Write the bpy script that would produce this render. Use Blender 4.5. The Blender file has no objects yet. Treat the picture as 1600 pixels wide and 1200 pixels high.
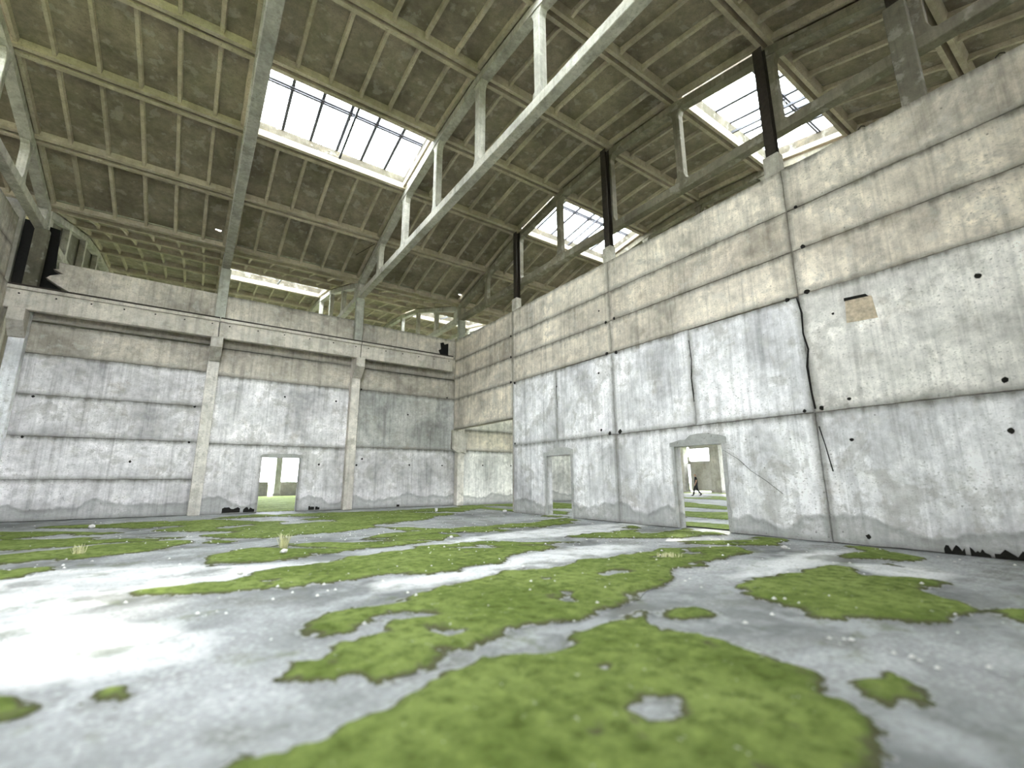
import bpy, bmesh, math, random
import numpy as np
from mathutils import Vector, Matrix
random.seed(7); rng = np.random.RandomState(11)
S = bpy.context.scene; C = S.collection
# ------------------------------------------------------------ camera, sky, sun, exposure
cd = bpy.data.cameras.new('camera'); cam = bpy.data.objects.new('camera', cd); C.objects.link(cam); S.camera = cam
F_PX = 712.86; YAW, PITCH, ROLL = 0.60915, 0.20817, -0.003636
cd.sensor_fit = 'HORIZONTAL'; cd.sensor_width = 36; cd.lens = F_PX * 36 / 1600; cd.clip_start = .05; cd.clip_end = 400
fw = Vector((math.sin(YAW)*math.cos(PITCH), math.cos(YAW)*math.cos(PITCH), math.sin(PITCH)))
r0 = Vector((math.cos(YAW), -math.sin(YAW), 0)); u0 = r0.cross(fw)
rr = math.cos(ROLL)*r0 + math.sin(ROLL)*u0; uu = -math.sin(ROLL)*r0 + math.cos(ROLL)*u0
cam.matrix_world = Matrix(((rr.x, uu.x, -fw.x, 0), (rr.y, uu.y, -fw.y, 0), (rr.z, uu.z, -fw.z, 1.3353), (0, 0, 0, 1)))
cd.dof.use_dof = True; cd.dof.focus_distance = 15; cd.dof.aperture_fstop = cd.lens/1000/0.043
W = bpy.data.worlds.new('overcast_sky'); S.world = W; W.use_nodes = True
bg = W.node_tree.nodes['Background']; bg.inputs[0].default_value = (.90, .955, 1.0, 1); bg.inputs[1].default_value = 8.0
sl = bpy.data.lights.new('sun', 'SUN'); sl.energy = 2.4; sl.angle = math.radians(1.2); sl.color = (1, .95, .82)
so = bpy.data.objects.new('sun', sl); C.objects.link(so)
so.rotation_euler = Vector((-1, -.50, -.79)).to_track_quat('-Z', 'Y').to_euler(); so.location = (20, 10, 40)
V = S.view_settings; V.view_transform = 'Standard'; V.look = 'None'; V.exposure = 1.78; V.gamma = 1; V.use_curve_mapping = False
S.cycles.max_bounces = 8; S.cycles.diffuse_bounces = 6; S.cycles.glossy_bounces = 2; S.cycles.transparent_max_bounces = 12
S.cycles.sample_clamp_indirect = 12; S.cycles.use_denoising = True

# ------------------------------------------------------------ materials
class NT:
    def __init__(s, name):
        s.m = bpy.data.materials.new(name); s.m.use_nodes = True; s.t = s.m.node_tree; s.t.nodes.clear()
    def n(s, typ, ins=None, **kw):
        nd = s.t.nodes.new(typ)
        for k, v in kw.items(): setattr(nd, k, v)
        for k, v in (ins or {}).items(): s.set(nd.inputs[k], v)
        return nd
    def set(s, inp, v):
        if isinstance(v, bpy.types.NodeSocket): s.t.links.new(v, inp)
        elif isinstance(v, (tuple, list)) and inp.type == 'RGBA' and len(v) == 3: inp.default_value = (*v, 1)
        else: inp.default_value = v
    def pos(s): return s.n('ShaderNodeNewGeometry').outputs['Position']
    def scaled(s, p, sc): return s.n('ShaderNodeVectorMath', {0: p, 1: sc}, operation='MULTIPLY').outputs[0]
    def noise(s, p, sc, det=4, rough=.55, dist=0):
        return s.n('ShaderNodeTexNoise', {'Vector': p, 'Scale': sc, 'Detail': det, 'Roughness': rough, 'Distortion': dist}).outputs[0]
    def rng(s, v, a, b, c=0., d=1., cl=True):
        return s.n('ShaderNodeMapRange', {0: v, 1: a, 2: b, 3: c, 4: d}, clamp=cl).outputs[0]
    def math(s, op, a, b=0., c=0.): return s.n('ShaderNodeMath', {0: a, 1: b, 2: c}, operation=op).outputs[0]
    def mix(s, f, a, b, mode='MIX'):
        nd = s.n('ShaderNodeMix', data_type='RGBA', blend_type=mode); s.set(nd.inputs[0], f); s.set(nd.inputs[6], a); s.set(nd.inputs[7], b); return nd.outputs[2]
    def out(s, col, rough=.9, bump=None, bs=.3, bd=.02, spec=.2, metal=0):
        b = s.n('ShaderNodeBsdfPrincipled', {'Base Color': col, 'Roughness': rough, 'Specular IOR Level': spec, 'Metallic': metal})
        if bump is not None:
            s.set(b.inputs['Normal'], s.n('ShaderNodeBump', {'Height': bump, 'Strength': bs, 'Distance': bd}).outputs[0])
        o = s.n('ShaderNodeOutputMaterial', {0: b.outputs[0]}); return s.m

def concrete(name, streak=.5, peel=.4, peelcol=(.30, .285, .25), dirt=.75, damp=True, algae=0., contrast=1., pits=True, fixed=None):
    t = NT(name); p = t.pos(); info = t.n('ShaderNodeObjectInfo')
    off = t.n('ShaderNodeVectorMath', {0: p, 1: t.n('ShaderNodeCombineXYZ', {0: t.math('MULTIPLY', info.outputs['Random'], 3.), 1: 0., 2: 0.}).outputs[0]}, operation='ADD').outputs[0]
    n1 = t.noise(off, .55, 6, .62, .4); n2 = t.noise(off, 4.5, 6, .65); n4 = t.noise(p, 34, 3, .6)
    st = t.noise(t.scaled(p, (3.2, 3.2, .22)), 1.3, 5, .6); st2 = t.noise(t.scaled(p, (9, 9, .3)), 1.5, 4, .6)
    col = info.outputs['Color']
    if fixed: col = t.n('ShaderNodeRGB').outputs[0]; col.default_value = (*fixed, 1)
    v = t.math('MULTIPLY', t.rng(n1, .34, .66, 1-.24*contrast, 1+.12*contrast), t.rng(n2, .3, .7, 1-.13*contrast, 1+.08*contrast))
    v = t.math('MULTIPLY', v, t.rng(n4, .3, .7, .93, 1.05))
    v = t.math('MULTIPLY', v, t.rng(st, .5, .72, 1., 1-.34*streak)); v = t.math('MULTIPLY', v, t.rng(st2, .48, .7, 1., 1-.22*streak))
    v = t.math('MULTIPLY', v, t.rng(info.outputs['Random'], 0, 1, .93, 1.06))
    col = t.mix(1., col, t.n('ShaderNodeCombineColor', {0: v, 1: v, 2: v}).outputs[0], 'MULTIPLY')
    if peel:
        n3 = t.noise(off, 1.1, 9, .68, .3); f = t.math('MULTIPLY', t.rng(n3, .54, .60), peel)
        col = t.mix(f, col, peelcol)
        f = t.math('MULTIPLY', t.rng(t.noise(off, 2.3, 7, .6), .56, .62), peel*.6); col = t.mix(f, col, (.62, .61, .56))
    fk = t.noise(t.scaled(p, (11, 11, 20)), 1.6, 4, .7); f = t.math('MULTIPLY', t.rng(fk, .57, .66), t.math('MULTIPLY', t.rng(n1, .36, .58), .62*min(1., contrast)))
    col = t.mix(f, col, (.13, .125, .10))
    ed = t.n('ShaderNodeAttribute', attribute_name='edge').outputs['Fac']; tp = t.n('ShaderNodeAttribute', attribute_name='topedge').outputs['Fac']
    if dirt:
        g = t.math('MULTIPLY', t.rng(t.math('ADD', ed, t.math('MULTIPLY', t.math('SUBTRACT', n1, .5), 1.4)), .30, .95), .42); col = t.mix(g, col, (.27, .265, .235))
        g = t.math('ADD', t.math('MULTIPLY', ed, .8), t.math('MULTIPLY', t.math('SUBTRACT', n2, .5), 1.5))
        g = t.math('ADD', g, t.math('MULTIPLY', tp, t.rng(st, .4, .65, -.05, .45)))
        g = t.math('MULTIPLY', t.rng(g, .42, 1.1), dirt); col = t.mix(g, col, (.105, .098, .078))
    if algae:
        f = t.math('MULTIPLY', t.rng(t.noise(off, .8, 7, .65), .5, .68), algae); col = t.mix(f, col, (.13, .15, .055))
    bs_ = t.math('MULTIPLY', t.rng(t.noise(off, 1.4, 8, .72, .5), .57, .68), .30); col = t.mix(bs_, col, (.24, .19, .12))
    if damp:
        z = t.n('ShaderNodeSeparateXYZ', {0: p}).outputs[2]
        h = t.math('ADD', .16, t.math('MULTIPLY', t.rng(t.noise(t.scaled(p, (1, 1, .3)), .6, 4, .55), .3, .7), .62))
        d = t.math('SUBTRACT', z, h); f = t.math('MULTIPLY', t.rng(d, .07, -.05), .5)
        col = t.mix(f, col, (.25, .255, .24)); f = t.math('MULTIPLY', t.math('MULTIPLY', t.rng(d, .05, -.01), t.rng(d, -.14, -.01)), t.rng(n2, .4, .6, .1, .5)); col = t.mix(f, col, (.11, .11, .10))
    hgt = t.math('ADD', t.math('MULTIPLY', n2, .5), t.math('MULTIPLY', n4, .3))
    if pits:
        vo = t.n('ShaderNodeTexVoronoi', {'Vector': p, 'Scale': 5.5}).outputs[0]
        f = t.math('MULTIPLY', t.rng(vo, .13, .06), t.rng(t.noise(p, 1.7, 3), .5, .6)); col = t.mix(t.math('MULTIPLY', f, .6), col, (.09, .085, .07))
        hgt = t.math('SUBTRACT', hgt, f)
    return t.out(col, .92, hgt, .35, .025)
M_WALL = concrete('weathered_wall_concrete', .95, .42, contrast=1.9)
M_BARE = concrete('bare_concrete', .5, .22, (.23, .215, .17), .6, False, .12)
M_FRAME = concrete('frame_concrete', .75, .35, (.17, .165, .12), .5, False, .10, 1.4)
M_ROOF = concrete('roof_slab_concrete', .25, .3, (.19, .17, .125), .0, False, .22, 1.8, False)
M_RIB = concrete('lit_rib_concrete', .3, .2, (.30, .27, .20), .0, False, .12, 1.3, False, (.47, .405, .31))  # lighter than the plates: light caught by the ribs put into the colour

def simple(name, col, rough=.8, metal=0, nscale=12, amt=.25, spec=.3):
    t = NT(name); p = t.pos(); n = t.noise(p, nscale, 5, .6); v = t.rng(n, .3, .7, 1-amt, 1+amt)
    return t.out(t.mix(1., col, t.n('ShaderNodeCombineColor', {0: v, 1: v, 2: v}).outputs[0], 'MULTIPLY'), rough, n, .2, .01, spec, metal)
M_STEEL = simple('dark_rusty_steel', (.035, .028, .022), .7, .3)
M_BAR = simple('galvanised_bar', (.10, .10, .115), .55, .3)
M_SHADE = simple('black_shade', (.008, .0075, .007), .95)  # flat black for the darkness seen through gaps in the corners
M_HOLE = simple('hole_shade', (.012, .011, .009), 1.)  # flat black painted for the shade inside holes and cracks
M_RUB = simple('pale_rubble', (.62, .61, .58), .9)
M_PATCH = concrete('grey_mortar', .1, .3, (.33, .32, .29), 0, False, 0, 1.2)
M_BLACKCLOTH = simple('black_cloth', (.012, .012, .014), .9); M_SKIN = simple('skin', (.48, .29, .20), .6); M_HAIR = simple('dark_hair', (.02, .014, .01), .8)
M_DRY = simple('dry_grass', (.62, .60, .36), .8)

def floor_mat():
    t = NT('wet_mottled_floor_concrete'); p = t.pos()
    n1 = t.noise(p, .33, 6, .6, .6); n2 = t.noise(p, 1.6, 7, .62, .3); n3 = t.noise(p, 22, 5, .65); n4 = t.noise(p, 90, 2, .6); ds = t.n('ShaderNodeAttribute', attribute_name='pale_area').outputs['Fac']
    col = t.mix(t.rng(n1, .36, .62), (.10, .105, .105), (.35, .355, .36))
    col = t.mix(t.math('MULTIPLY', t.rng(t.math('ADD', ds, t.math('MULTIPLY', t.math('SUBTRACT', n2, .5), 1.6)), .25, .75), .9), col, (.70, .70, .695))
    col = t.mix(t.math('MULTIPLY', t.rng(n2, .47, .60), .6), col, (.42, .43, .435))
    col = t.mix(t.math('MULTIPLY', t.rng(t.noise(p, .9, 6, .6), .54, .64), .65), col, (.13, .13, .115))
    gr = t.math('MULTIPLY', t.rng(n3, .52, .66), t.rng(n1, .42, .6)); col = t.mix(t.math('MULTIPLY', gr, .5), col, (.75, .75, .74))
    col = t.mix(t.math('MULTIPLY', t.rng(n3, .45, .34), .55), col, (.14, .14, .12))
    col = t.mix(t.math('MULTIPLY', t.rng(t.noise(p, 1.3, 8, .7), .57, .63), .45), col, (.10, .12, .04))
    h = t.math('ADD', t.math('MULTIPLY', n2, .8), t.math('ADD', t.math('MULTIPLY', n3, .4), t.math('MULTIPLY', n4, .12)))
    return t.out(col, t.rng(n2, .4, .6, .55, .9), h, .55, .03, .3)
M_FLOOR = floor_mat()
def moss_mat():
    t = NT('green_moss'); p = t.pos(); n1 = t.noise(p, .8, 5, .6); n2 = t.noise(p, 7, 6, .7); n3 = t.noise(p, 60, 4, .7)
    col = t.mix(t.rng(n1, .35, .65), (.125, .17, .038), (.225, .28, .082))
    col = t.mix(t.math('MULTIPLY', t.rng(n2, .49, .64), .8), col, (.065, .095, .016))
    col = t.mix(t.math('MULTIPLY', t.rng(n2, .46, .34), .5), col, (.29, .36, .10))
    col = t.mix(t.math('MULTIPLY', t.rng(n3, .58, .68), .5), col, (.05, .07, .012))
    col = t.mix(t.math('MULTIPLY', t.rng(t.noise(p, 11, 4, .7), .66, .70), .7), col, (.55, .55, .48))
    cv = t.math('ADD', t.n('ShaderNodeAttribute', attribute_name='cover').outputs['Fac'], t.math('MULTIPLY', t.math('SUBTRACT', n2, .5), 1.6))
    col = t.mix(t.math('MULTIPLY', t.rng(cv, .38, .0), .85), col, (.085, .08, .05)); col = t.mix(t.rng(cv, -.12, -.2), col, (.36, .365, .36))
    return t.out(col, .95, t.math('ADD', t.math('MULTIPLY', n2, .6), t.math('MULTIPLY', n3, .5)), .8, .05, .1)
M_MOSS = moss_mat()
t = NT('dusty_glass'); gl = t.n('ShaderNodeBsdfGlossy', {0: (1, 1, 1), 1: .15}); tr = t.n('ShaderNodeBsdfTransparent', {0: (.93, .95, .94)})
mx = t.n('ShaderNodeMixShader', {0: .04, 1: tr.outputs[0], 2: gl.outputs[0]}); t.n('ShaderNodeOutputMaterial', {0: mx.outputs[0]}); M_GLASS = t.m

# ------------------------------------------------------------ mesh helpers
def link(name, me, mat, parent=None, color=None, loc=(0, 0, 0), rot=(0, 0, 0)):
    o = bpy.data.objects.new(name, me); C.objects.link(o)
    if mat is not None and not me.materials: me.materials.append(mat)
    o.location = loc; o.rotation_euler = rot
    if parent: o.parent = parent
    o.color = (*(color or (.5, .48, .42)), 1); return o
def mesh(name, vs, fs):
    me = bpy.data.meshes.new(name); me.from_pydata([tuple(v) for v in vs], [], fs); me.update(); return me
class MB:
    def __init__(s): s.v = []; s.f = []
    def hexa(s, pts):                                   # 8 points: bottom 4 ccw, top 4 ccw
        b = len(s.v); s.v += pts
        s.f += [tuple(b+i for i in q) for q in ((3, 2, 1, 0), (4, 5, 6, 7), (0, 1, 5, 4), (1, 2, 6, 5), (2, 3, 7, 6), (3, 0, 4, 7))]
    def box(s, x0, x1, y0, y1, z0, z1, tx=0, ty=0):      # tx, ty: extra inset of the bottom face
        s.hexa([(x0+tx, y0+ty, z0), (x1-tx, y0+ty, z0), (x1-tx, y1-ty, z0), (x0+tx, y1-ty, z0), (x0, y0, z1), (x1, y0, z1), (x1, y1, z1), (x0, y1, z1)])
    def bar(s, a, b, w, h=None, up=(0, 0, 1)):
        a = Vector(a); b = Vector(b); h = h or w; d = (b-a).normalized(); u = Vector(up)
        if abs(d.dot(u)) > .98: u = Vector((1, 0, 0))
        x = d.cross(u).normalized()*w/2; y = x.cross(d).normalized()*h/2
        s.hexa([tuple(q) for q in (a-x-y, a+x-y, a+x+y, a-x+y, b-x-y, b+x-y, b+x+y, b-x+y)])
    def prism(s, poly, fn, d0, d1):                      # poly (u, v) extruded along depth: fn(u, v, d) -> point
        b = len(s.v); n = len(poly); s.v += [fn(u, v, d0) for u, v in poly] + [fn(u, v, d1) for u, v in poly]
        s.f.append(tuple(range(b, b+n))); s.f.append(tuple(range(b+2*n-1, b+n-1, -1)))
        s.f += [(b+(i+1) % n, b+i, b+n+i, b+n+(i+1) % n) for i in range(n)]
    def build(s, name, mat, parent=None, color=None, bevel=0, **k):
        me = mesh(name, s.v, s.f); bm = bmesh.new(); bm.from_mesh(me)
        if bevel: bmesh.ops.bevel(bm, geom=bm.edges[:], offset=bevel, segments=1, affect='EDGES', clamp_overlap=True)
        bmesh.ops.recalc_face_normals(bm, faces=bm.faces[:]); bm.to_mesh(me); bm.free(); return link(name, me, mat, parent, color, **k)
def tag(o, label=None, cat=None, group=None, kind=None):
    for k, v in (('label', label), ('category', cat), ('group', group), ('kind', kind)):
        if v: o[k] = v
    return o
def empty(name, loc=(0, 0, 0)):
    o = bpy.data.objects.new(name, None); C.objects.link(o); o.location = loc; return o
def setting(name, label, cat, loc=(0, 0, 0)): return tag(empty(name, loc), label, cat, kind='structure')

def rough_panel(name, outline, fn, thick, mat, color, parent, inset=.25, proud=None, seg=.34, jit=.011):
    """A cast panel: outline (u, v) counter-clockwise; fn(u, v, depth) -> world point, depth 0 at the face and positive into the wall."""
    pr = random.uniform(0, .014) if proud is None else proud
    pts = []; n = len(outline)
    for i in range(n):
        a = outline[i]; b = outline[(i+1) % n]; L = math.hypot(b[0]-a[0], b[1]-a[1]); k = max(1, int(L/seg))
        for j in range(k):
            pts.append((a[0]+(b[0]-a[0])*j/k, a[1]+(b[1]-a[1])*j/k))
    m = len(pts); vmax = max(q[1] for q in outline)
    def off(d, jj=0):
        res = []
        for i in range(m):
            p0, p, p1 = pts[i-1], pts[i], pts[(i+1) % m]
            e0 = Vector((p[0]-p0[0], p[1]-p0[1])).normalized(); e1 = Vector((p1[0]-p[0], p1[1]-p[1])).normalized()
            n0 = Vector((-e0.y, e0.x)); n1 = Vector((-e1.y, e1.x)); b = (n0+n1); b = b/max(b.dot(n0), .3)
            dd = d + (random.uniform(-jj, jj)); res.append((p[0]+b.x*dd, p[1]+b.y*dd))
        return res
    r1 = off(.016, jit); r2 = off(inset)
    vs = [fn(u, v, .03-pr) for u, v in pts] + [fn(u, v, -pr) for u, v in r1] + [fn(u, v, -pr) for u, v in r2] + [fn(u, v, thick) for u, v in pts]
    fs = []
    for i in range(m):
        j = (i+1) % m
        fs += [(i, j, m+j, m+i), (m+i, m+j, 2*m+j, 2*m+i), (j, i, 3*m+i, 3*m+j)]
    fs.append(tuple(range(2*m, 3*m))); fs.append(tuple(range(4*m-1, 3*m-1, -1)))
    me = mesh(name, vs, fs)
    a = me.attributes.new('edge', 'FLOAT', 'POINT'); b = me.attributes.new('topedge', 'FLOAT', 'POINT')
    ev = [1.]*(2*m) + [0.]*m + [0.]*m; tv = [1. if pts[i % m][1] > vmax-.01 and i < 2*m else 0. for i in range(4*m)]
    a.data.foreach_set('value', ev); b.data.foreach_set('value', tv)
    return link(name, me, mat, parent, color)
def rect(a, b, c, d): return [(a, c), (b, c), (b, d), (a, d)]
FR = lambda X: (lambda u, v, d: (X+d, -u, v))            # face looks towards -X; u = -Y
FF = lambda Y: (lambda u, v, d: (u, Y+d, v))             # face looks towards -Y; u = X
FL = lambda X: (lambda u, v, d: (X-d, u, v))             # face looks towards +X; u = Y

# ------------------------------------------------------------ numpy noise for the ground
LAT = rng.rand(256, 256)
def vnoise(x, y):
    xi = np.floor(x).astype(int); yi = np.floor(y).astype(int); fx = x-xi; fy = y-yi
    fx = fx*fx*(3-2*fx); fy = fy*fy*(3-2*fy); g = lambda a, b: LAT[a & 255, b & 255]
    return (g(xi, yi)*(1-fx)+g(xi+1, yi)*fx)*(1-fy) + (g(xi, yi+1)*(1-fx)+g(xi+1, yi+1)*fx)*fy
def fbm(x, y, o=4):
    s = 0; a = .5; t = 0
    for i in range(o): s = s+a*vnoise(x*2**i+17*i, y*2**i+5*i); t += a; a *= .55
    return s/t
def sdist(px, py, poly):                                 # positive inside
    ins = np.zeros(px.shape, bool); d = np.full(px.shape, 1e9); n = len(poly)
    for i in range(n):
        x0, y0 = poly[i]; x1, y1 = poly[(i+1) % n]
        c = ((y0 > py) != (y1 > py)) & (px < (x1-x0)*(py-y0)/((y1-y0) or 1e-9)+x0); ins ^= c
        ex, ey = x1-x0, y1-y0; t = np.clip(((px-x0)*ex+(py-y0)*ey)/(ex*ex+ey*ey+1e-12), 0, 1)
        d = np.minimum(d, np.hypot(px-x0-t*ex, py-y0-t*ey))
    return np.where(ins, d, -d)
MOSS = [
    [(9.2, 7.9), (11.45, 8.2), (11.45, 6.8), (9.6, 5.8), (8.5, 6.4)] , #sunlit patch by the doorway
    [(-5.15, 20.26), (-4.01, 18.58), (-3.28, 20.0), (-1.93, 20.03), (0.12, 19.64), (2.39, 21.57), (3.87, 21.33), (5.76, 20.83), (7.65, 20.96), (9.32, 20.84), (12.76, 21.59), (15.76, 22.64), (13.58, 19.45), (11.62, 19.66), (8.76, 17.08), (7.17, 15.57), (5.01, 14.51), (4.02, 13.17), (2.26, 13.01), (0.92, 12.23), (0.42, 13.14), (0.48, 14.33), (0.13, 15.49), (-1.39, 16.25), (-2.62, 16.64), (-3.46, 16.15), (-4.02, 16.01)] , # far_band
    [(-3.94, 15.68), (-3.38, 15.81), (-2.03, 15.55), (-0.54, 15.26), (0.09, 14.79), (0.04, 14.01), (-1.58, 13.82), (-2.89, 13.63), (-3.35, 13.48)] , # second_band
    [(-3.15, 12.7), (-2.7, 12.82), (-1.9, 13.34), (-0.51, 13.55), (0.04, 13.56), (0.13, 12.81), (-0.42, 11.83), (-1.47, 11.48), (-2.37, 11.36), (-2.76, 11.23)] , # third_band
    [(-2.63, 10.76), (-2.2, 10.64), (-1.53, 10.6), (-1.43, 10.2), (-1.74, 10.06), (-2.0, 9.74), (-2.37, 9.75)] , # fourth
    [(0.43, 9.18), (0.35, 9.53), (0.46, 10.5), (0.9, 10.86), (1.93, 11.23), (3.09, 11.02), (4.02, 11.87), (5.43, 11.92), (5.54, 10.57), (5.01, 9.88), (3.72, 9.67), (2.21, 9.5), (1.31, 9.05)] , # fifth
    [(4.74, 13.72), (5.85, 12.66), (6.24, 12.15), (8.19, 12.11), (11.27, 12.78), (12.93, 13.02), (10.03, 11.24), (7.4, 10.64), (5.72, 11.13), (5.16, 12.32)] , # strip
    [(-0.28, 7.61), (0.12, 7.67), (0.68, 7.7), (1.04, 8.1), (2.44, 8.62), (3.35, 9.06), (4.36, 9.19), (5.48, 9.25), (6.42, 8.84), (7.5, 8.62), (8.3, 8.85), (9.1, 8.61), (10.99, 9.74), (11.09, 9.18), (9.21, 7.83), (8.08, 7.33), (7.6, 7.55), (6.72, 7.11), (5.52, 7.46), (4.54, 6.77), (3.5, 6.56), (2.81, 6.64), (2.13, 6.85), (1.62, 6.83), (1.15, 6.88), (0.45, 7.01), (0.06, 7.17)] , # large
    [(11.03, 6.64), (11.68, 6.33), (11.16, 5.19), (10.19, 5.01), (9.29, 5.33), (8.83, 4.94), (7.22, 4.74), (6.2, 4.53), (5.59, 4.25), (5.12, 3.97), (4.59, 4.02), (3.66, 3.83), (3.36, 3.56), (2.94, 3.69), (2.6, 3.77), (2.35, 3.65), (2.08, 3.5), (1.83, 3.56), (1.65, 3.42), (1.43, 3.32), (1.27, 3.31), (1.09, 3.36), (0.89, 3.53), (0.67, 3.76), (0.8, 4.06), (0.95, 4.05), (1.24, 4.21), (1.39, 4.19), (1.63, 4.31), (1.77, 4.53), (1.75, 4.72), (1.97, 4.61), (2.23, 4.45), (2.32, 4.7), (2.04, 4.78), (1.72, 4.8), (1.35, 4.6), (1.05, 4.7), (1.08, 4.95), (1.32, 5.3), (1.56, 5.39), (2.01, 5.36), (2.56, 5.49), (3.44, 5.8), (4.07, 6.02), (4.69, 5.88), (5.7, 5.93), (6.83, 5.93), (7.58, 6.26), (8.48, 6.39), (10.27, 6.57)] , # central
    [(3.0, 3.33), (2.67, 3.08), (2.5, 3.15), (2.13, 3.23), (1.78, 3.17), (1.5, 3.1), (1.15, 2.97), (0.87, 2.92), (0.73, 2.83), (0.36, 2.92), (0.22, 2.68), (2.57, 0.97), (2.87, 1.05), (3.24, 1.18), (3.44, 1.35), (3.47, 1.51), (3.73, 1.78), (3.75, 2.08), (3.81, 2.52), (3.68, 2.88), (3.95, 3.33), (3.48, 3.35)] , # lower
    [(5.44, 3.26), (6.33, 3.52), (6.91, 3.45), (7.35, 3.35), (8.49, 3.39), (8.24, 3.11), (8.01, 2.76), (8.3, 2.34), (8.3, 1.95), (7.63, 1.95), (6.77, 1.51), (6.24, 1.41), (5.86, 1.63), (5.53, 1.96), (5.3, 2.26), (5.41, 2.51), (5.46, 2.76)] , # right_oval
    [(9.35, 3.58), (10.51, 3.7), (11.22, 4.26), (11.33, 3.83), (10.8, 3.11), (10.59, 2.67), (9.94, 2.91), (9.27, 2.75), (9.14, 3.12)] , # wall_patch
    [(3.88, 1.47), (4.23, 1.41), (4.06, 1.23), (3.86, 1.15), (3.62, 1.22), (3.66, 1.34)] , # blob
    [(6.99, 1.24), (7.61, 1.02), (6.89, 0.87), (6.74, 1.09)] , # right_small
    [(-1.03, 4.72), (-0.82, 4.65), (-0.65, 4.4), (-0.65, 4.15), (-0.88, 4.14)] , # left_low
    [(-0.33, 4.28), (-0.17, 4.31), (-0.07, 4.04), (-0.2, 3.93), (-0.32, 4.12)] , # left_low2
    [(4.07, 3.21), (4.54, 3.17), (4.5, 2.96), (4.02, 2.99)] , # strip2
]
BARE = [
    [(5.01, 8.83), (5.38, 8.81), (5.44, 8.4), (4.97, 8.4)] ,
    [(5.07, 5.06), (5.69, 5.15), (5.63, 4.89), (5.0, 4.83)] ,
    [(2.31, 2.1), (2.51, 2.14), (2.61, 2.03), (2.51, 1.91), (2.3, 1.93)] ,
    [(1.87, 2.07), (2.03, 2.08), (2.01, 1.97), (1.88, 1.96)] ,
    [(0.91, 16.84), (2.05, 17.29), (2.0, 16.52), (0.89, 15.94)] ,
    [(2.61, 17.15), (4.37, 17.71), (4.17, 16.87), (2.54, 16.38)] ,
    [(2.16, 19.4), (4.34, 19.64), (4.0, 17.99), (2.04, 17.87)] ,
    [(6.63, 14.39), (8.44, 14.26), (9.48, 13.46), (8.59, 12.34), (6.7, 12.25), (6.09, 13.19)] ,
    [(-1.62, 17.19), (-0.93, 17.31), (-0.04, 17.81), (-0.92, 16.09)] ,
    [(2.65, 12.88), (3.67, 12.84), (4.32, 11.99), (3.36, 12.02)] ,
]

PALE_AREAS = [  # outlines of the whiter floor areas
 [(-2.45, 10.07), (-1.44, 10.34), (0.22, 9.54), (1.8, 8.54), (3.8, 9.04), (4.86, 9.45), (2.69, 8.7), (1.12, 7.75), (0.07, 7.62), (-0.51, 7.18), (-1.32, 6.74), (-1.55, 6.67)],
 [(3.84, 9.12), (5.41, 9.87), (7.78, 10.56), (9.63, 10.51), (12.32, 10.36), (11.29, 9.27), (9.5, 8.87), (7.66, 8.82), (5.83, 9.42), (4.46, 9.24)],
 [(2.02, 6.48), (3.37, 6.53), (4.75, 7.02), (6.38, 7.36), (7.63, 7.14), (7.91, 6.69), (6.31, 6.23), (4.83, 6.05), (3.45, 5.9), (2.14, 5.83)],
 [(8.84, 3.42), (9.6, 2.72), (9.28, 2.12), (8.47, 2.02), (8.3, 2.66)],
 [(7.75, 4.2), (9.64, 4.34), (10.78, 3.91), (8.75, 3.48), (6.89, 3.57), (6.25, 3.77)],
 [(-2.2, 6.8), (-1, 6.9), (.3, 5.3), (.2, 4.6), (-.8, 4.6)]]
# ------------------------------------------------------------ floor and ground
def grid_plane(name, x0, x1, y0, y1, nx, ny, amp, z, mat):
    xs = np.linspace(x0, x1, nx+1); ys = np.linspace(y0, y1, ny+1); X, Y = np.meshgrid(xs, ys); Z = z+amp*(fbm(X*.5, Y*.5, 4)-.5)
    vs = np.stack([X, Y, Z], -1).reshape(-1, 3); a = np.arange((nx+1)*ny).reshape(ny, nx+1)[:, :-1].ravel()
    fs = np.stack([a, a+1, a+nx+2, a+nx+1], -1); me = bpy.data.meshes.new(name); me.from_pydata(vs.tolist(), [], fs.tolist()); me.update()
    return link(name, me, mat)
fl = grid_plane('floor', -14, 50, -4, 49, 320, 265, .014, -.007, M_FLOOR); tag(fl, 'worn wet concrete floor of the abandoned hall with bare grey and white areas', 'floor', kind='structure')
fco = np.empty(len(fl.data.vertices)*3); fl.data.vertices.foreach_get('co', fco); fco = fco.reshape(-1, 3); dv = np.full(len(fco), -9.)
for q in PALE_AREAS: dv = np.maximum(dv, sdist(fco[:, 0], fco[:, 1], q))
fl.data.attributes.new('pale_area', 'FLOAT', 'POINT').data.foreach_set('value', np.clip(dv/.5+.5, 0, 1))
gd = grid_plane('ground', -160, 200, -120, 220, 8, 8, 0, -.12, simple('outdoor_grass', (.16, .21, .06), .95)); tag(gd, 'overgrown ground outside the hall seen through the openings', 'ground', kind='structure')

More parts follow.
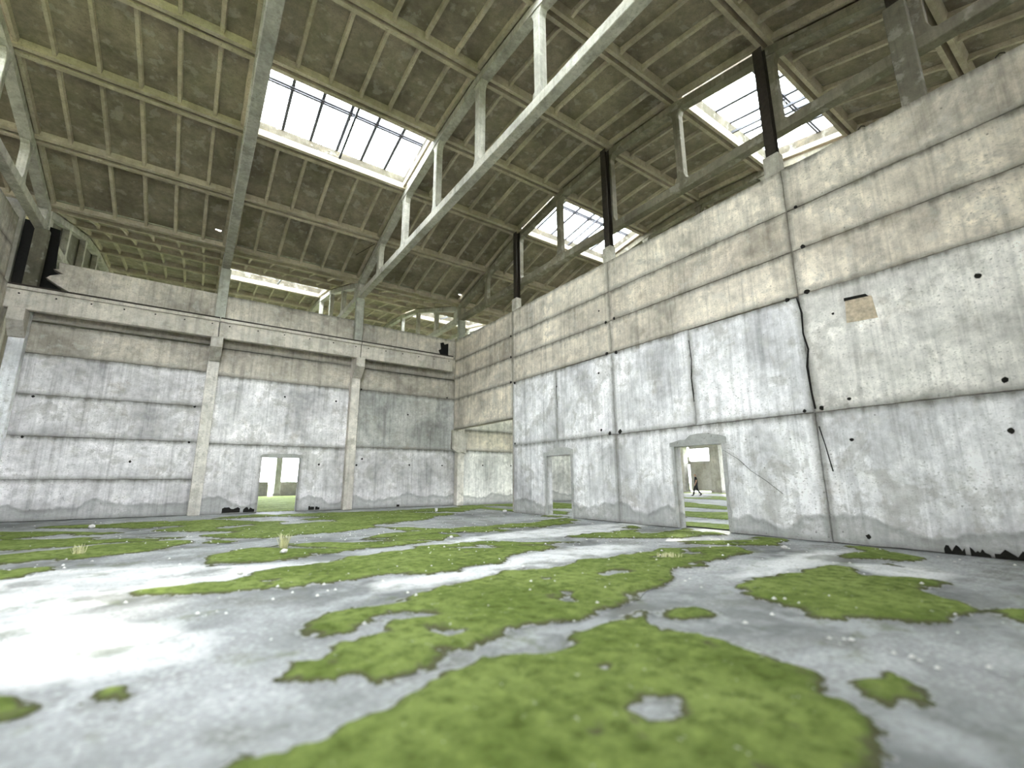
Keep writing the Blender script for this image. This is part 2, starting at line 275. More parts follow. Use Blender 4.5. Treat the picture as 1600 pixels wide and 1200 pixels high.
def moss_mask(X, Y):
    r = np.hypot(X, Y); m = np.full(X.shape, -9.)
    for q in MOSS: m = np.maximum(m, sdist(X, Y, q))
    for q in BARE: m = np.minimum(m, -sdist(X, Y, q))
    m = np.minimum(m, .5+.0*m)
    m = m + (fbm(X*1.6, Y*1.6, 4)-.5)*(.25+.045*r) + (fbm(X*9+40, Y*9, 3)-.5)*.12
    stripes = (.635-fbm((X*.8-Y*.6)*.22+3, (X*.6+Y*.8)*.9+9, 4))*2.2
    m = np.where((r > 9) & (Y < 22.6), np.minimum(m, stripes), m); m = np.minimum(m, (.78-fbm(X*1.9+7, Y*1.9+3, 3))*1.5)
    east = (X > 11.9) & (Y < 22.6); m = np.where(east, (fbm(X*.42+9, Y*.16+4, 4)-.47)*4, m)
    north = (Y > 23.7); m = np.where(north, np.where((X < 9.5) & (X > 2), (fbm(X*.3+1, Y*.4, 4)-.25)*3, (fbm(X*.3+1, Y*.4, 4)-.62)*3), m)
    m = np.where((Y >= 22.3) & (Y <= 23.7), -.1, m); m = np.where((X >= 11.2) & (X <= 11.9) & (Y < 16.5), -.1, m); m = np.where((X < -5.9) & (X > -6.3), -.1, m); m = np.where((X >= 11.2) & (X <= 11.9) & (((Y > 12.8) & (Y < 14.1)) | ((Y > 7.2) & (Y < 8.2))), (fbm(X*2, Y*2, 3)-.45)*.8, m)
    return m
mv = []; mf = []; mc = []; nb = 0
def moss_zone(x0, x1, y0, y1, cell, rmin, rmax, hgt):
    global nb
    nx = int((x1-x0)/cell); ny = int((y1-y0)/cell)
    X, Y = np.meshgrid(x0+cell*np.arange(nx+1), y0+cell*np.arange(ny+1)); mk = moss_mask(X, Y)
    h = np.clip(mk/.16, -.35, 1); Z = .004+hgt*np.where(h > 0, np.sqrt(np.clip(h, 0, 1)), h*1.0)*(.55+.6*fbm(X*5, Y*5, 3)) + np.where(h > 0, .25*hgt*(vnoise(X*23, Y*23)-.5), 0)
    cx = X[:-1, :-1]+cell/2; cy = Y[:-1, :-1]+cell/2; rc = np.maximum(np.abs(cx-1), np.abs(cy))
    any_in = (mk[:-1, :-1] > 0) | (mk[1:, :-1] > 0) | (mk[:-1, 1:] > 0) | (mk[1:, 1:] > 0)
    ang = np.arctan2(cx, cy); any_in = (mk[:-1, :-1] > -.05) | any_in; keep = any_in & (rc >= rmin) & (rc < rmax) & (ang > YAW-1.0) & (ang < YAW+1.0)
    jj, ii = np.nonzero(keep); a = jj*(nx+1)+ii; q = np.stack([a, a+1, a+nx+2, a+nx+1], -1)
    used, inv = np.unique(q, return_inverse=True); P = np.stack([X.ravel()[used], Y.ravel()[used], Z.ravel()[used]], -1)
    mv.append(P); mc.append(np.clip(mk.ravel()[used]/.14, -.3, 1)); mf.append(inv.reshape(-1, 4)+nb); nb += len(used)
moss_zone(-4, 8, 0, 6.5, .03, 0, 5.1, .035)
moss_zone(-8, 11.6, -2, 12.6, .06, 5.04, 11.04, .032)
moss_zone(-8, 36, -2, 23, .12, 11.04, 35, .03)
moss_zone(-8, 44, 23.5, 46.5, .4, 11, 60, .05)
me = bpy.data.meshes.new('moss'); me.from_pydata(np.concatenate(mv).tolist(), [], np.concatenate(mf).tolist()); me.update()
me.attributes.new('cover', 'FLOAT', 'POINT').data.foreach_set('value', np.concatenate(mc))
for pl in me.polygons: pl.use_smooth = True
mo = link('moss', me, M_MOSS); tag(mo, 'bright green moss spreading in patches over the concrete floor', 'moss', kind='stuff')
print('moss faces', len(me.polygons))

# ------------------------------------------------------------ right wall (hung panels, the doorways and the open corner bay)
WHITE = (.97, .955, .965); WARM = (.82, .74, .62); WARM2 = (.72, .64, .53); GREY = (.80, .775, .775); GREY2 = (.56, .51, .43)
wr = setting('wall_right', 'long pale concrete panel wall on the right with two doorways', 'wall', (11.53, 10, 0))
def child_of(o, root):
    o.parent = root; o.matrix_parent_inverse = Matrix.Translation(-root.location); return o
def rp(y0, y1, z0, z1, col, out=None, proud=None, mat=None):
    poly = out or rect(-y1, -y0, z0, z1)
    return child_of(rough_panel('wall_panel', poly, FR(11.53), .3, mat or M_WALL, col, None, proud=proud), wr)
def door_poly(y0, y1, d0, d1, h, H): return [(-y1, 0), (-d1, 0), (-d1, h), (-d0, h), (-d0, 0), (-y0, 0), (-y0, H), (-y1, H)]
JY = [-7.5, -1.5, 4.5, 10.5, 16.45, 22.1]
for i in range(4):
    a, b = JY[i], JY[i+1]
    if i == 2: rp(a, b, 0, 2.82, WHITE, door_poly(a, b, 6.82, 8.3, 2.27, 2.82))
    elif i == 3: rp(a, b, 0, 2.84, WHITE, door_poly(a, b, 12.74, 14.2, 2.27, 2.84))
    else: rp(a, b, 0, 2.82, WHITE)
    mid = (a+b)/2
    if i >= 2: rp(a, mid, 2.82, 5.62, WHITE); rp(mid, b, 2.82, 5.64, WHITE)
    else: rp(a, b, 2.82, 5.66, (.93, .895, .84) if i == 1 else WHITE)
    rp(a, b, 5.64, 6.79, WARM, mat=M_WALL); rp(a, b, 6.79, 7.88, WARM2 if i == 2 else WARM); rp(a, b, 7.88, 9.06, WARM)
a, b = JY[4], JY[5]
rp(a, b, 4.03, 5.67, WARM); rp(a, b, 5.67, 6.85, WARM); rp(a, b, 6.85, 7.85, WARM2); rp(a, b, 7.85, 9.06, WARM2)
def mark(name, poly, fn, d, mat, root, color=None, label=None):
    m_ = MB(); m_.prism(poly, fn, -d, .01); o = child_of(m_.build(name, mat, None, color), root)
    if label: o['label'] = label
    return o
for (y0, y1, h, up) in ((6.68, 8.42, 2.27, .26), (12.62, 14.3, 2.27, .24)):        # grey mortar arch smeared over each doorway
    pts = [(-y1, h), (-y0, h)] + [(-y0-(y1-y0)*k/10, h+.06+up*math.sin(math.pi*(.1+.8*k/10))**.6*(1 if k < 7 else .55)+random.uniform(-.02, .02)) for k in range(0, 11)]
    mark('mortar_patch', pts, FR(11.53), .022, M_PATCH, wr, (.44, .44, .42), 'rough grey mortar arch over the doorway')
    for e, s in ((y0+.14, 1), (y1-.14, -1)):
        zz = [.02+(h-.02)*k/9 for k in range(10)]; inn = [(-e, z) for z in zz]; outr = [(-(e-s*random.uniform(.06, .14)), z) for z in reversed(zz)]
        q = inn+outr; q = q if s < 0 else q; mark('mortar_edge', q, FR(11.53), .016, M_PATCH, wr, (.46, .46, .445), 'grey mortar smeared along the doorway edge')
def jag_disc(cu, cv, r, n=9, q=.25): return [(cu+r*(1+random.uniform(-q, q))*math.cos(6.283*k/n), cv+r*(1+random.uniform(-q, q))*math.sin(6.283*k/n)) for k in range(n)]
for y, z, r in [(1.5, 4.99, .055), (1.46, 3.02, .05), (3.87, 2.16, .035), (1.53, 2.14, .05), (3.8, 3.03, .035), (3.85, 4.99, .03), (3.84, .19, .045), (11.14, 5.04, .04), (11, 7.32, .03), (13.44, 4.95, .04), (11.14, 3.02, .05),
                (4.35, 2.9, .05), (4.7, 2.88, .04), (10.3, 2.9, .07), (10.75, 2.88, .06), (10.3, 5.6, .06), (10.72, 5.66, .06), (10.3, 6.83, .05), (10.7, 6.8, .05), (4.3, 5.68, .06), (4.75, 5.62, .05), (4.25, 6.82, .05), (16.3, 5.6, .06), (16.6, 5.68, .06), (16.3, 2.9, .05), (16.6, 6.86, .05), (4.28, 7.9, .04), (16.6, 7.87, .05)]:
    mark('tie_hole', jag_disc(-y, z, r), FR(11.53), .017, M_HOLE, wr)
mark('rust_patch', [(-3.62, 4.70), (-3.06, 4.66), (-3.1, 5.16), (-3.22, 5.22), (-3.58, 5.25)], FR(11.53), .018, simple('rust_stain', (.50, .42, .31), .9, 0, 9, .35), wr, None, 'rust streaked square repair patch')
mark('tie_hole', [(-3.60, 5.20), (-3.15, 5.17), (-3.2, 5.24), (-3.6, 5.27)], FR(11.53), .022, M_HOLE, wr)
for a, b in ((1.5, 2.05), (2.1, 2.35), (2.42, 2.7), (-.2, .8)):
    u = [-b+(b-a)*k/8 for k in range(9)]; mark('hollow_shade', [(u[0], .0), (u[-1], .0)] + [(q, .04+random.uniform(.0, .13)) for q in reversed(u)], FR(11.53), .018, M_HOLE, wr)  # black patches on the face stand in for the shade of broken holes
for P in ([(4.53, 5.6), (4.47, 5.2), (4.5, 4.7), (4.44, 4.3), (4.52, 3.9), (4.5, 3.3), (4.47, 2.9)], [(6.78, 2.1), (6.4, 1.85), (6.1, 1.55), (5.75, 1.3), (5.4, 1.0)], [(4.45, 2.5), (4.38, 2.1), (4.3, 1.5)], [(7.5, 5.3), (7.46, 4.7), (7.53, 4.2), (7.5, 3.5)], [(13.4, 5.3), (13.46, 4.6), (13.4, 4.1)]):
    wd = .022 if P[0][0] < 4.6 and P[0][1] > 5 else (.006 if P[0][0] > 6 and P[0][1] < 3 else .012)
    mark('crack', [(-y-wd, z) for y, z in P]+[(-y+wd*random.uniform(.4, 1), z) for y, z in reversed(P)], FR(11.53), .017, M_HOLE, wr)
for y in (2.79, .58):                                     # bent lifting loops on the top edge
    m_ = MB(); P = [(11.68, y-.07, 9.05), (11.68, y-.06, 9.17), (11.68, y, 9.21), (11.68, y+.06, 9.17), (11.68, y+.07, 9.05)]
    for k in range(4): m_.bar(P[k], P[k+1], .018)
    child_of(m_.build('lifting_loop', M_STEEL), wr)

# ------------------------------------------------------------ far wall between the piers, continued beyond the right wall
wf = setting('wall_back', 'far concrete panel wall under the crane beam with a doorway', 'wall', (3, 23.1, 0))
def fp(x0, x1, z0, z1, col, out=None, mat=None, seg=.34): return child_of(rough_panel('wall_panel', out or rect(x0, x1, z0, z1), FF(23.1), .3, mat or M_WALL, col, None, seg=seg), wf)
for z0, z1, c in ((0, 1.42, GREY), (1.42, 2.94, GREY), (2.94, 4.43, GREY), (4.43, 5.93, GREY), (5.93, 7.1, GREY2), (7.15, 8.3, GREY2)): fp(-5.55, .35, z0, z1, c)
tp = [(-4.3, 8.3), (.35, 8.3), (.35, 9.52), (-5.0, 9.56), (-4.95, 9.3), (-5.1, 9.25), (-4.85, 9.12), (-5.15, 8.98), (-5.25, 8.86), (-4.9, 8.62)]
child_of(rough_panel('wall_panel', tp, FF(23.1), .3, M_WALL, GREY2, None, inset=.03, seg=2), wf)
fp(.6, 6.1, 0, 2.9, GREY, [(.35, 0), (2.62, 0), (2.62, 2.37), (4.17, 2.37), (4.17, 0), (6.35, 0), (6.35, 2.9), (.35, 2.9)])
for z0, z1, c in ((2.9, 5.83, GREY), (5.83, 7.05, GREY2), (7.06, 8.3, GREY2), (8.3, 9.5, GREY2)): fp(.35, 6.35, z0, z1, c)
for z0, z1, c in ((0, 2.97, GREY), (2.97, 5.88, (.47, .465, .44)), (5.88, 7.0, GREY2), (7.02, 8.3, GREY2), (8.3, 9.42, GREY2)): fp(6.35, 12.35, z0, z1, c)
for x in (12.35, 18.35):
    for z0, z1, c in ((0, 3.0, (.95, .93, .88)), (3.0, 4.18, WARM), (4.18, 5.9, (.95, .91, .82)), (5.9, 7.1, WARM2), (7.1, 8.3, WARM2), (8.3, 9.5, WARM2)): fp(x, x+6, z0, z1, c, seg=.6)
mark('mortar_patch', [(2.5, 2.37), (4.3, 2.37), (4.25, 2.5), (3.9, 2.56), (3, 2.55), (2.62, 2.5)], FF(23.1), .02, M_PATCH, wf, (.36, .36, .34), 'grey mortar over the doorway')
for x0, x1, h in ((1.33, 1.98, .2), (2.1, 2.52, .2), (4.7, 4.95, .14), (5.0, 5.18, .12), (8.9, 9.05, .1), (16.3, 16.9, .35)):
    n = 8; mark('hollow_shade', [(x0, .04), (x1, .05)] + [(x1-(x1-x0)*k/n, .08+h*random.uniform(.35, 1)) for k in range(n+1)], FF(23.1), .018, M_HOLE, wf)  # hole darkness painted as black patches along the wall foot
for x, z in [(3.27, 5.16), (5.56, 5.17), (11.6, 5.95), (5.0, 2.1), (6.75, 2.1), (9.5, 2.15), (11.4, 2.15), (14, 2.2), (16.0, 2.2), (7.0, 2.4), (-4.9, 4.35), (-4.95, 2.9), (-.1, 4.4), (-.12, 2.92), (6.75, 5.9), (-1.9, 2.1), (9.3, 4.8)]:
    mark('tie_hole', jag_disc(x, z, .045), FF(23.1), .017, M_HOLE, wf)

# ------------------------------------------------------------ left wall, outer walls
wl = setting('wall_left', 'dark concrete panel wall at the left edge of the hall', 'wall', (-5.95, 15, 0))
for a, b in ((16.5, 21.9), (10.5, 16.5), (4.5, 10.5), (-1.5, 4.5)):
    for z0, z1 in ((0, 2.9), (2.9, 5.7), (5.7, 8.2), (8.2, 9.4), (9.4, 10.5)):
        if b > 21 and z1 < 8.5: b = 23.08
        elif a > 16: b = 21.9
        child_of(rough_panel('wall_panel', rect(a, b, z0, z1), FL(-5.95), .3, M_WALL, GREY if z0 < 5 else GREY2, None), wl)
wn = setting('wall_outer', 'low outer parapet wall with tall window openings beyond the doorway', 'wall', (10, 47.5, 0))
for k in range(0, 9):
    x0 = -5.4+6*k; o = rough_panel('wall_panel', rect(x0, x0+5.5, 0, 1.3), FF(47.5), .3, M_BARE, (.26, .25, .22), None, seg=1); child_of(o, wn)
    o = rough_panel('wall_panel', rect(x0, x0+5.5, 4.6, 10.4), FF(47.5), .3, M_BARE, GREY2, None, seg=1); child_of(o, wn)  # upper panels hung low to cut the daylight entering the far span
we = setting('wall_east', 'distant end wall with pale windows seen through the right doorway', 'wall', (46, 29, 0))
fe = FR(46)
for (a, b, z0, z1) in ((28.2, 31.2, .15, 3.35), (33.2, 38, 0, 3.9), (28.2, 31.2, 4.7, 9.5), (31.2, 33.2, 3.0, 3.9), (23.4, 26.4, 0, 9.5), (31.2, 40, 4.9, 9.5), (26.6, 28.2, 5.2, 9.5), (-1, 5, 0, 1.2), (5, 11, 0, 1.2), (11, 17, 0, 1.2), (17, 23.2, 0, 1.2), (-1, 11, 4.5, 12.5), (11, 23.2, 4.5, 12.5), (23.4, 40, 9.5, 11.8)):  # panels south of the far wall line are unseen, added to cut daylight
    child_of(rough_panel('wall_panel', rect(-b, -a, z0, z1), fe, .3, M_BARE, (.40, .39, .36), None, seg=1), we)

for a, b in ((23.7, 29.5), (29.5, 35.5), (35.5, 41.5), (41.5, 47.3)):        # the far span is closed on the left
    for z0, z1 in ((0, 3), (3, 6), (6, 9), (9, 11.6), (11.6, 14)):
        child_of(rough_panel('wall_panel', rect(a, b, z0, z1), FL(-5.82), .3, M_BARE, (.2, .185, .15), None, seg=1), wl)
for a, b in ((-1.5, 5), (5, 11), (11, 17), (17, 23.4)): child_of(rough_panel('wall_panel', rect(a, b, 0, 14), FL(-11.8), .3, M_BARE, GREY2, None, seg=2), wl)  # unseen closure added to keep daylight out of the left hall
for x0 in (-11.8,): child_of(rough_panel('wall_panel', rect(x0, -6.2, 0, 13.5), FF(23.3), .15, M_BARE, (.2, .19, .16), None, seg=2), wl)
ws = setting('wall_south_unseen', 'unseen wall added behind the camera, left open high up to shape the light', 'wall', (3, -1.4, 0))  # unseen, added to cut light from behind; its opening steers the rest
for x in range(-12, 48, 6):
    for z0, z1 in ((0, 3), (3, 6)) + (((6, 8.4), (8.4, 11.5)) if x >= 0 else ()):
        m = MB(); m.box(x+.4, x+6.3, -1.7, -1.4, z0, z1-.02); child_of(m.build('wall_panel', M_WALL, None, GREY), ws)

for a, b in ((23.6, 35.5), (35.5, 47.2)): child_of(rough_panel('wall_panel', rect(-b, -a, 0, 12), FR(30.5), .3, M_BARE, GREY2, None, seg=3), we)

# ------------------------------------------------------------ roof: slabs on the curved frames
NODES = [-12, -9, -6, -3, 0, 3, 6, 9, 12]; SPC = 3.07/3
ZT = {0: 14.18, 3: 13.98, 6: 13.47, 9: 12.58, 12: 11.66}
SPANS = {'A': 10.82, 'B': 35.63}
slab_cache = {}
def slab_mesh(L, kind):
    key = (round(L, 3), kind)
    if key in slab_cache: return slab_cache[key]
    m = MB(); X = 5.97; D = .30
    for y0, y1 in ((.035, .22), (L-.22, L-.035)): m.box(.0, X, y0, y1, 0, D-.045, 0, .03)
    for x0, x1 in ((.12, .26), (X-.26, X-.12)): m.box(x0, x1, .15, L-.15, .06, D-.045, .02, 0)
    nrib = len(m.f)
    if kind == 'rib' or kind == 'joined':
        if kind == 'rib': m = MB()
        for k in (range(1, 6) if kind == 'joined' else (0,)):
            x = X*k/6; w = .045; w2 = .075; st = [(.19, .07), (.42, .135), (L-.42, .135), (L-.19, .07)]
            for (ya, za), (yb, zb) in zip(st, st[1:]):
                m.hexa([(x-w, ya, za), (x+w, ya, za), (x+w, yb, zb), (x-w, yb, zb), (x-w2, ya, D-.045), (x+w2, ya, D-.045), (x+w2, yb, D-.045), (x-w2, yb, D-.045)])
        nrib = len(m.f)
    if kind != 'sky':
        if kind == 'rib': pass
        elif kind in ('plain', 'joined'): m.box(-.015, X+.015, -.01, L+.01, D-.05, D)
        else:
            hx, hy = kind; w = .22; h = .07
            m.box(-.015, hx, -.01, L+.01, D-.05, D); m.box(hx+w, X+.015, -.01, L+.01, D-.05, D)
            m.box(hx, hx+w, -.01, hy, D-.05, D); m.box(hx, hx+w*.5, hy+h, L+.01, D-.05, D); m.box(hx+w*.5, hx+w, hy+h*1.5, L+.01, D-.05, D)
    else:
        m.box(-.015, X+.015, -.01, .1, D-.05, D); m.box(-.015, X+.015, L-.1, L+.01, D-.05, D)
    me = mesh('roof_slab', m.v, m.f); me.materials.append(M_ROOF); me.materials.append(M_RIB)
    me.polygons.foreach_set('material_index', [1 if i < nrib else 0 for i in range(len(m.f))]); bm = bmesh.new(); bm.from_mesh(me); bmesh.ops.recalc_face_normals(bm, faces=bm.faces[:]); bm.to_mesh(me); bm.free()
    slab_cache[key] = me; return me
ce = setting('ceiling', 'ribbed olive grey concrete roof slabs laid on curved frames', 'ceiling', (6, 11, 10.6))
nsky = 0
def place_slab(sp, k, r):
    global nsky
    yc = SPANS[sp]; a, b = NODES[r], NODES[r+1]; za, zb = ZT[abs(a)], ZT[abs(b)]; dz = zb-za; L = math.hypot(3*SPC, dz); ang = math.atan2(dz, 3*SPC)
    x0 = -5.65+6*k; kind = 'plain'
    sky = (k in (-1, 1, 3, 5)) and r in (2, 5) and not (sp == 'B' and k < 0)
    split = not sky and ((sp == 'A' and 0 <= k <= 3) or (sp == 'B' and k <= 2))
    kind = 'plain' if split else 'joined'
    if sky: kind = 'sky'
    if sp == 'A' and k == 0 and r == 7: kind = (5.38, 2.3)
    if sp == 'A' and k == 2 and r == 7: kind = (5.5, 2.5)
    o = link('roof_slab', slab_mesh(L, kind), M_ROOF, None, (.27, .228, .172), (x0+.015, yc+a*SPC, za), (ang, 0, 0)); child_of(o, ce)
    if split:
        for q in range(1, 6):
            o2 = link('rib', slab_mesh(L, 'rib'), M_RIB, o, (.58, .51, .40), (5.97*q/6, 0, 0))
    if sky:
        nsky += 1; w = setting('window_%d' % nsky, None, 'skylight', (x0+.015, yc+a*SPC, za)); w.rotation_euler = (ang, 0, 0)
        H = .62; X = 5.97
        for q in (rect(.1, X-.1, .1, .2), rect(.1, X-.1, L-.2, L-.1), rect(.1, .2, .2, L-.2), rect(X-.2, X-.1, .2, L-.2)):
            m = MB(); m.box(q[0][0], q[1][0], q[0][1], q[2][1], .25, H); m.build('curb_board', M_BARE, w, (.085, .072, .052))
        for x in (1.05, 2.02, 2.985, 3.95, 4.92):
            m = MB(); m.bar((x, .12, H+.03), (x, L-.12, H+.03), .10, .07); m.build('glazing_bar', M_BAR, w)
        for y in (.33*L-.05, .33*L+.05):
            m = MB(); m.bar((.1, y, H), (X-.1, y, H), .06, .07); m.build('cross_rail', M_BAR, w)
        m = MB(); m.bar((3.1, .15, .30), (3.1, L-.15, .30), .07, .09); m.bar((3.1, .33*L, .3), (3.1, .33*L, H), .04); m.bar((3.1, .33*L+.5, .32), (2.99, .33*L+.05, H), .03)
        m.build('stiffener', M_BAR, w)
        xs = [.12, 1.05, 2.02, 2.985, 3.95, 4.92, X-.12]
        for i in range(6):
            for ya, yb in ((.12, .33*L-.07), (.33*L+.07, L-.12)):
                m = MB(); m.box(xs[i]+.025, xs[i+1]-.025, ya, yb, H+.02, H+.028); m.build('pane', M_GLASS, w)
        return w
SKYL = {}
for k in range(-1, 9):  # easternmost bays are unseen, added to keep sun and sky out
    for r in range(8):
        w = place_slab('A', k, r)
        if w: SKYL[('A', k, r)] = w
for k in range(-1, 9):  # eastern bays here too are unseen and added to block sky light
    for r in range(8):
        w = place_slab('B', k, r)
        if w: SKYL[('B', k, r)] = w
TXT = {('A', 1, 5): 'large glazed skylight above the bay left of centre, nearer the camera than the far wall', ('A', 1, 2): 'glazed skylight in the roof just overhead of the camera in the central bay',
       ('A', 3, 5): 'skylight above the right wall near the centre, seen between frame posts', ('A', 3, 2): 'skylight above the right wall at upper right, crossed by a dark post',
       ('A', -1, 5): 'narrow sliver of skylight at the left edge of the roof', ('A', -1, 2): 'skylight of the left neighbouring bay beyond the left wall',
       ('A', 5, 5): 'skylight of the right neighbouring hall letting sun onto the doorway', ('A', 5, 2): 'skylight of the right neighbouring hall nearest the camera side',
       ('B', 1, 2): 'long low skylight strip seen just above the far wall, left of the middle pier', ('B', 1, 5): 'rear skylight of the far span behind the low strip',
       ('B', 3, 2): 'small skylight of the far span above the corner, behind dark posts', ('B', 3, 5): 'rear skylight of the far span beyond the corner', ('B', 5, 2): 'skylight of the far span beyond the right wall', ('B', 5, 5): 'rearmost skylight of the far span on the right'}
for k_, w in SKYL.items(): w['label'] = TXT[k_]
# valley gutter between the two spans
m = MB(); m.box(-5.6, 30.3, 22.9, 23.45, 11.93, 12.0); tag(m.build('trim_1', M_ROOF, None, (.30, .29, .22)), 'concrete valley gutter between the two roof spans above the far wall', 'gutter', kind='structure')

# ------------------------------------------------------------ roof frames (curved top chord, straight tie, upright posts)
def flare_post(yc, w, z0, z1, x, hw, fl0=.16, fl1=.16):
    h = w/2; P = []
    for s in (1,): P += [(yc-h-fl0, z0), (yc+h+fl0, z0), (yc+h+fl0*.35, z0+fl0*.45), (yc+h, z0+fl0*1.4), (yc+h, z1-fl1*1.4), (yc+h+fl1*.35, z1-fl1*.45), (yc+h+fl1, z1), (yc-h-fl1, z1), (yc-h-fl1*.35, z1-fl1*.45), (yc-h, z1-fl1*1.4), (yc-h, z0+fl0*1.4), (yc-h-fl0*.35, z0+fl0*.45)]
    m = MB(); m.prism(P, lambda u, v, d: (x+d, u, v), -hw, hw); return m
FC = (.42, .405, .33)
def frame(x, sp, label):
    FC = (.24, .215, .165) if x > 12 and sp == 'A' else (.50, .475, .42)  # frames over and beyond the right wall carry their shade in a darker colour
    yc = SPANS[sp]; root = tag(empty('roof_frame', (x, yc, 10.6)), label, 'roof frame', 'curved concrete roof frames')
    hw = .15; zb = 10.66; P = lambda o: child_of(o, root)
    top = [(yc+n*SPC, ZT[abs(n)]) for n in NODES]
    poly = top + [(y, z-.27) for y, z in reversed(top)]
    m = MB()
    for (ya, za), (yb, zb_) in zip(top, top[1:]):
        m.hexa([(x-hw, ya, za-.27), (x+hw, ya, za-.27), (x+hw, yb, zb_-.27), (x-hw, yb, zb_-.27), (x-hw, ya, za), (x+hw, ya, za), (x+hw, yb, zb_), (x-hw, yb, zb_)])
    P(m.build('top_chord', M_FRAME, None, FC))
    m = MB(); m.box(x-hw, x+hw, yc-12*SPC, yc+12*SPC, zb, zb+.30); P(m.build('bottom_chord', M_FRAME, None, FC, bevel=.015))
    for n in NODES:
        z1 = ZT[abs(n)]-.25; w = .42 if abs(n) == 12 else .25; y = yc+n*SPC+(0 if abs(n) < 12 else (-.16 if n > 0 else .16))
        P(flare_post(y, w, zb+.28, z1, x, .12 if abs(n) < 12 else hw, .2 if abs(n) < 12 else .04, .2 if abs(n) < 12 else .03).build('post', M_FRAME, None, FC, bevel=.012))
    return root
frame(-5.65, 'A', 'roof frame at the far left edge above the left wall')
frame(.35, 'A', 'roof frame seen edge-on as one slanting band, left of the big skylight')
frame(6.35, 'A', 'brightly lit roof frame crossing the middle of the roof towards top centre')
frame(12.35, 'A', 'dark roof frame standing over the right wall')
frame(18.35, 'A', 'roof frame of the neighbouring hall glimpsed beyond the right wall skylights')
frame(24.35, 'A', 'second roof frame beyond the right wall in the neighbouring hall'); frame(30.35, 'A', 'third roof frame beyond the right wall, far right')
frame(-5.65, 'B', 'arched frame end of the far span in the upper left gap above the far wall')
frame(.35, 'B', 'far span roof frame behind the second pier'); frame(6.35, 'B', 'far span roof frame behind the middle pier, beside the low skylight strip')
frame(12.35, 'B', 'far span roof frame with dark openings above the corner'); frame(18.35, 'B', 'far span roof frame beyond the corner to the right'); frame(24.35, 'B', 'far span roof frame deepest behind the right wall')

# ------------------------------------------------------------ piers, crane beams
PC = (.60, .56, .50)
def pier(x, label, corbel=True, low=PC):
    root = tag(empty('concrete_pier', (x, 23.1, 0)), label, 'pier', 'piers along the far wall'); P = lambda o: child_of(o, root)
    m = MB(); m.box(x-.21, x+.21, 22.70, 23.08, 0, 8.12); P(m.build('shaft', M_FRAME, None, low, bevel=.02))
    if corbel:
        m = MB(); m.prism([(22.10, 7.30), (22.69, 7.30), (22.69, 6.35), (22.62, 6.35), (22.10, 6.85)], lambda u, v, d: (x+d, u, v), -.22, .22)
        P(m.build('corbel', M_FRAME, None, (.57, .525, .455), bevel=.015))
    m = MB(); m.box(x-.2, x+.2, 22.80, 23.08, 8.12, 10.655); P(m.build('upper_shaft', M_FRAME, None, (.42, .42, .36) if x > -5 else (.13, .12, .09), bevel=.02)); return root  # leftmost upper shaft is near black, painted for the dark gap there
pier(-5.55, 'leftmost concrete pier with a chunky bracket under the crane beam end', low=(.84, .84, .85))
pier(.35, 'second concrete pier from the left, rising to the slanting roof band', low=(.70, .66, .60))
pier(6.35, 'middle concrete pier right of the doorway in the far wall', low=(.72, .67, .60))
pier(12.35, 'corner pier behind the end of the right wall, pale lower half', low=(.74, .70, .63))
pier(18.35, 'pier of the neighbouring hall beyond the right wall', False); pier(24.35, 'second pier of the neighbouring hall beyond the right wall', False)
def outer_pier(x, y, label, w=.5, d=.5, h=10.5, grp=None):
    root = tag(empty('outer_column', (x, y, 0)), label, 'column', grp)
    m = MB(); m.box(x-w/2, x+w/2, y-d/2, y+d/2, 0, h); child_of(m.build('shaft', M_FRAME, None, (.45, .44, .40), bevel=.02), root)
    m = MB(); m.box(x-w/2-.06, x+w/2+.06, y-d/2-.06, y+d/2+.06, 0, .25); child_of(m.build('base', M_FRAME, None, (.40, .39, .35), bevel=.02), root)
outer_pier(6.75, 47.0, 'column splitting the window opening seen through the far doorway')
for x, s in ((.35, 'left of'), (12.35, 'right of')): outer_pier(x, 47.0, 'column of the outer wall just %s the far doorway view' % s)
outer_pier(18.35, 47.0, 'outer wall column beyond the corner'); outer_pier(24.35, 47.0, 'rightmost outer wall column behind the right wall')
outer_pier(45.4, 31.9, 'thick column at the left of the right doorway view, behind the walking person', .8, 1.3, 9)
outer_pier(45.4, 27.6, 'thick column at the right edge of the right doorway view', .8, 1.1, 9)

def wind_post(y, label, conc_top=9.9):
    root = tag(empty('gable_post', (12.1, y, 0)), label, 'post', 'posts behind the right wall')
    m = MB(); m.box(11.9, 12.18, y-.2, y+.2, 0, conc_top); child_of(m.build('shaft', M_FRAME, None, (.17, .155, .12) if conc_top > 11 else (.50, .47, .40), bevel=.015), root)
    z1 = ZT[3 if abs(y-11) > 2 else 0] - .1; n = abs(y-11); z1 = {0: 14.1, 6: 13.4, 9: 12.5}[round(n/3)*3]
    m = MB(); m.box(11.96, 11.98, y-.13, y+.13, conc_top, z1); m.box(12.16, 12.18, y-.13, y+.13, conc_top, z1); m.box(11.98, 12.16, y-.01, y+.01, conc_top, z1)
    child_of(m.build('steel_post', M_STEEL), root)
wind_post(16.85, 'dark steel post over the right wall nearest the corner'); wind_post(10.85, 'dark steel post over the middle of the right wall'); wind_post(4.85, 'dark steel post over the right wall crossing the bright skylight')
wind_post(1.9, 'stubby concrete post over the right wall at the upper right corner', 11.9)

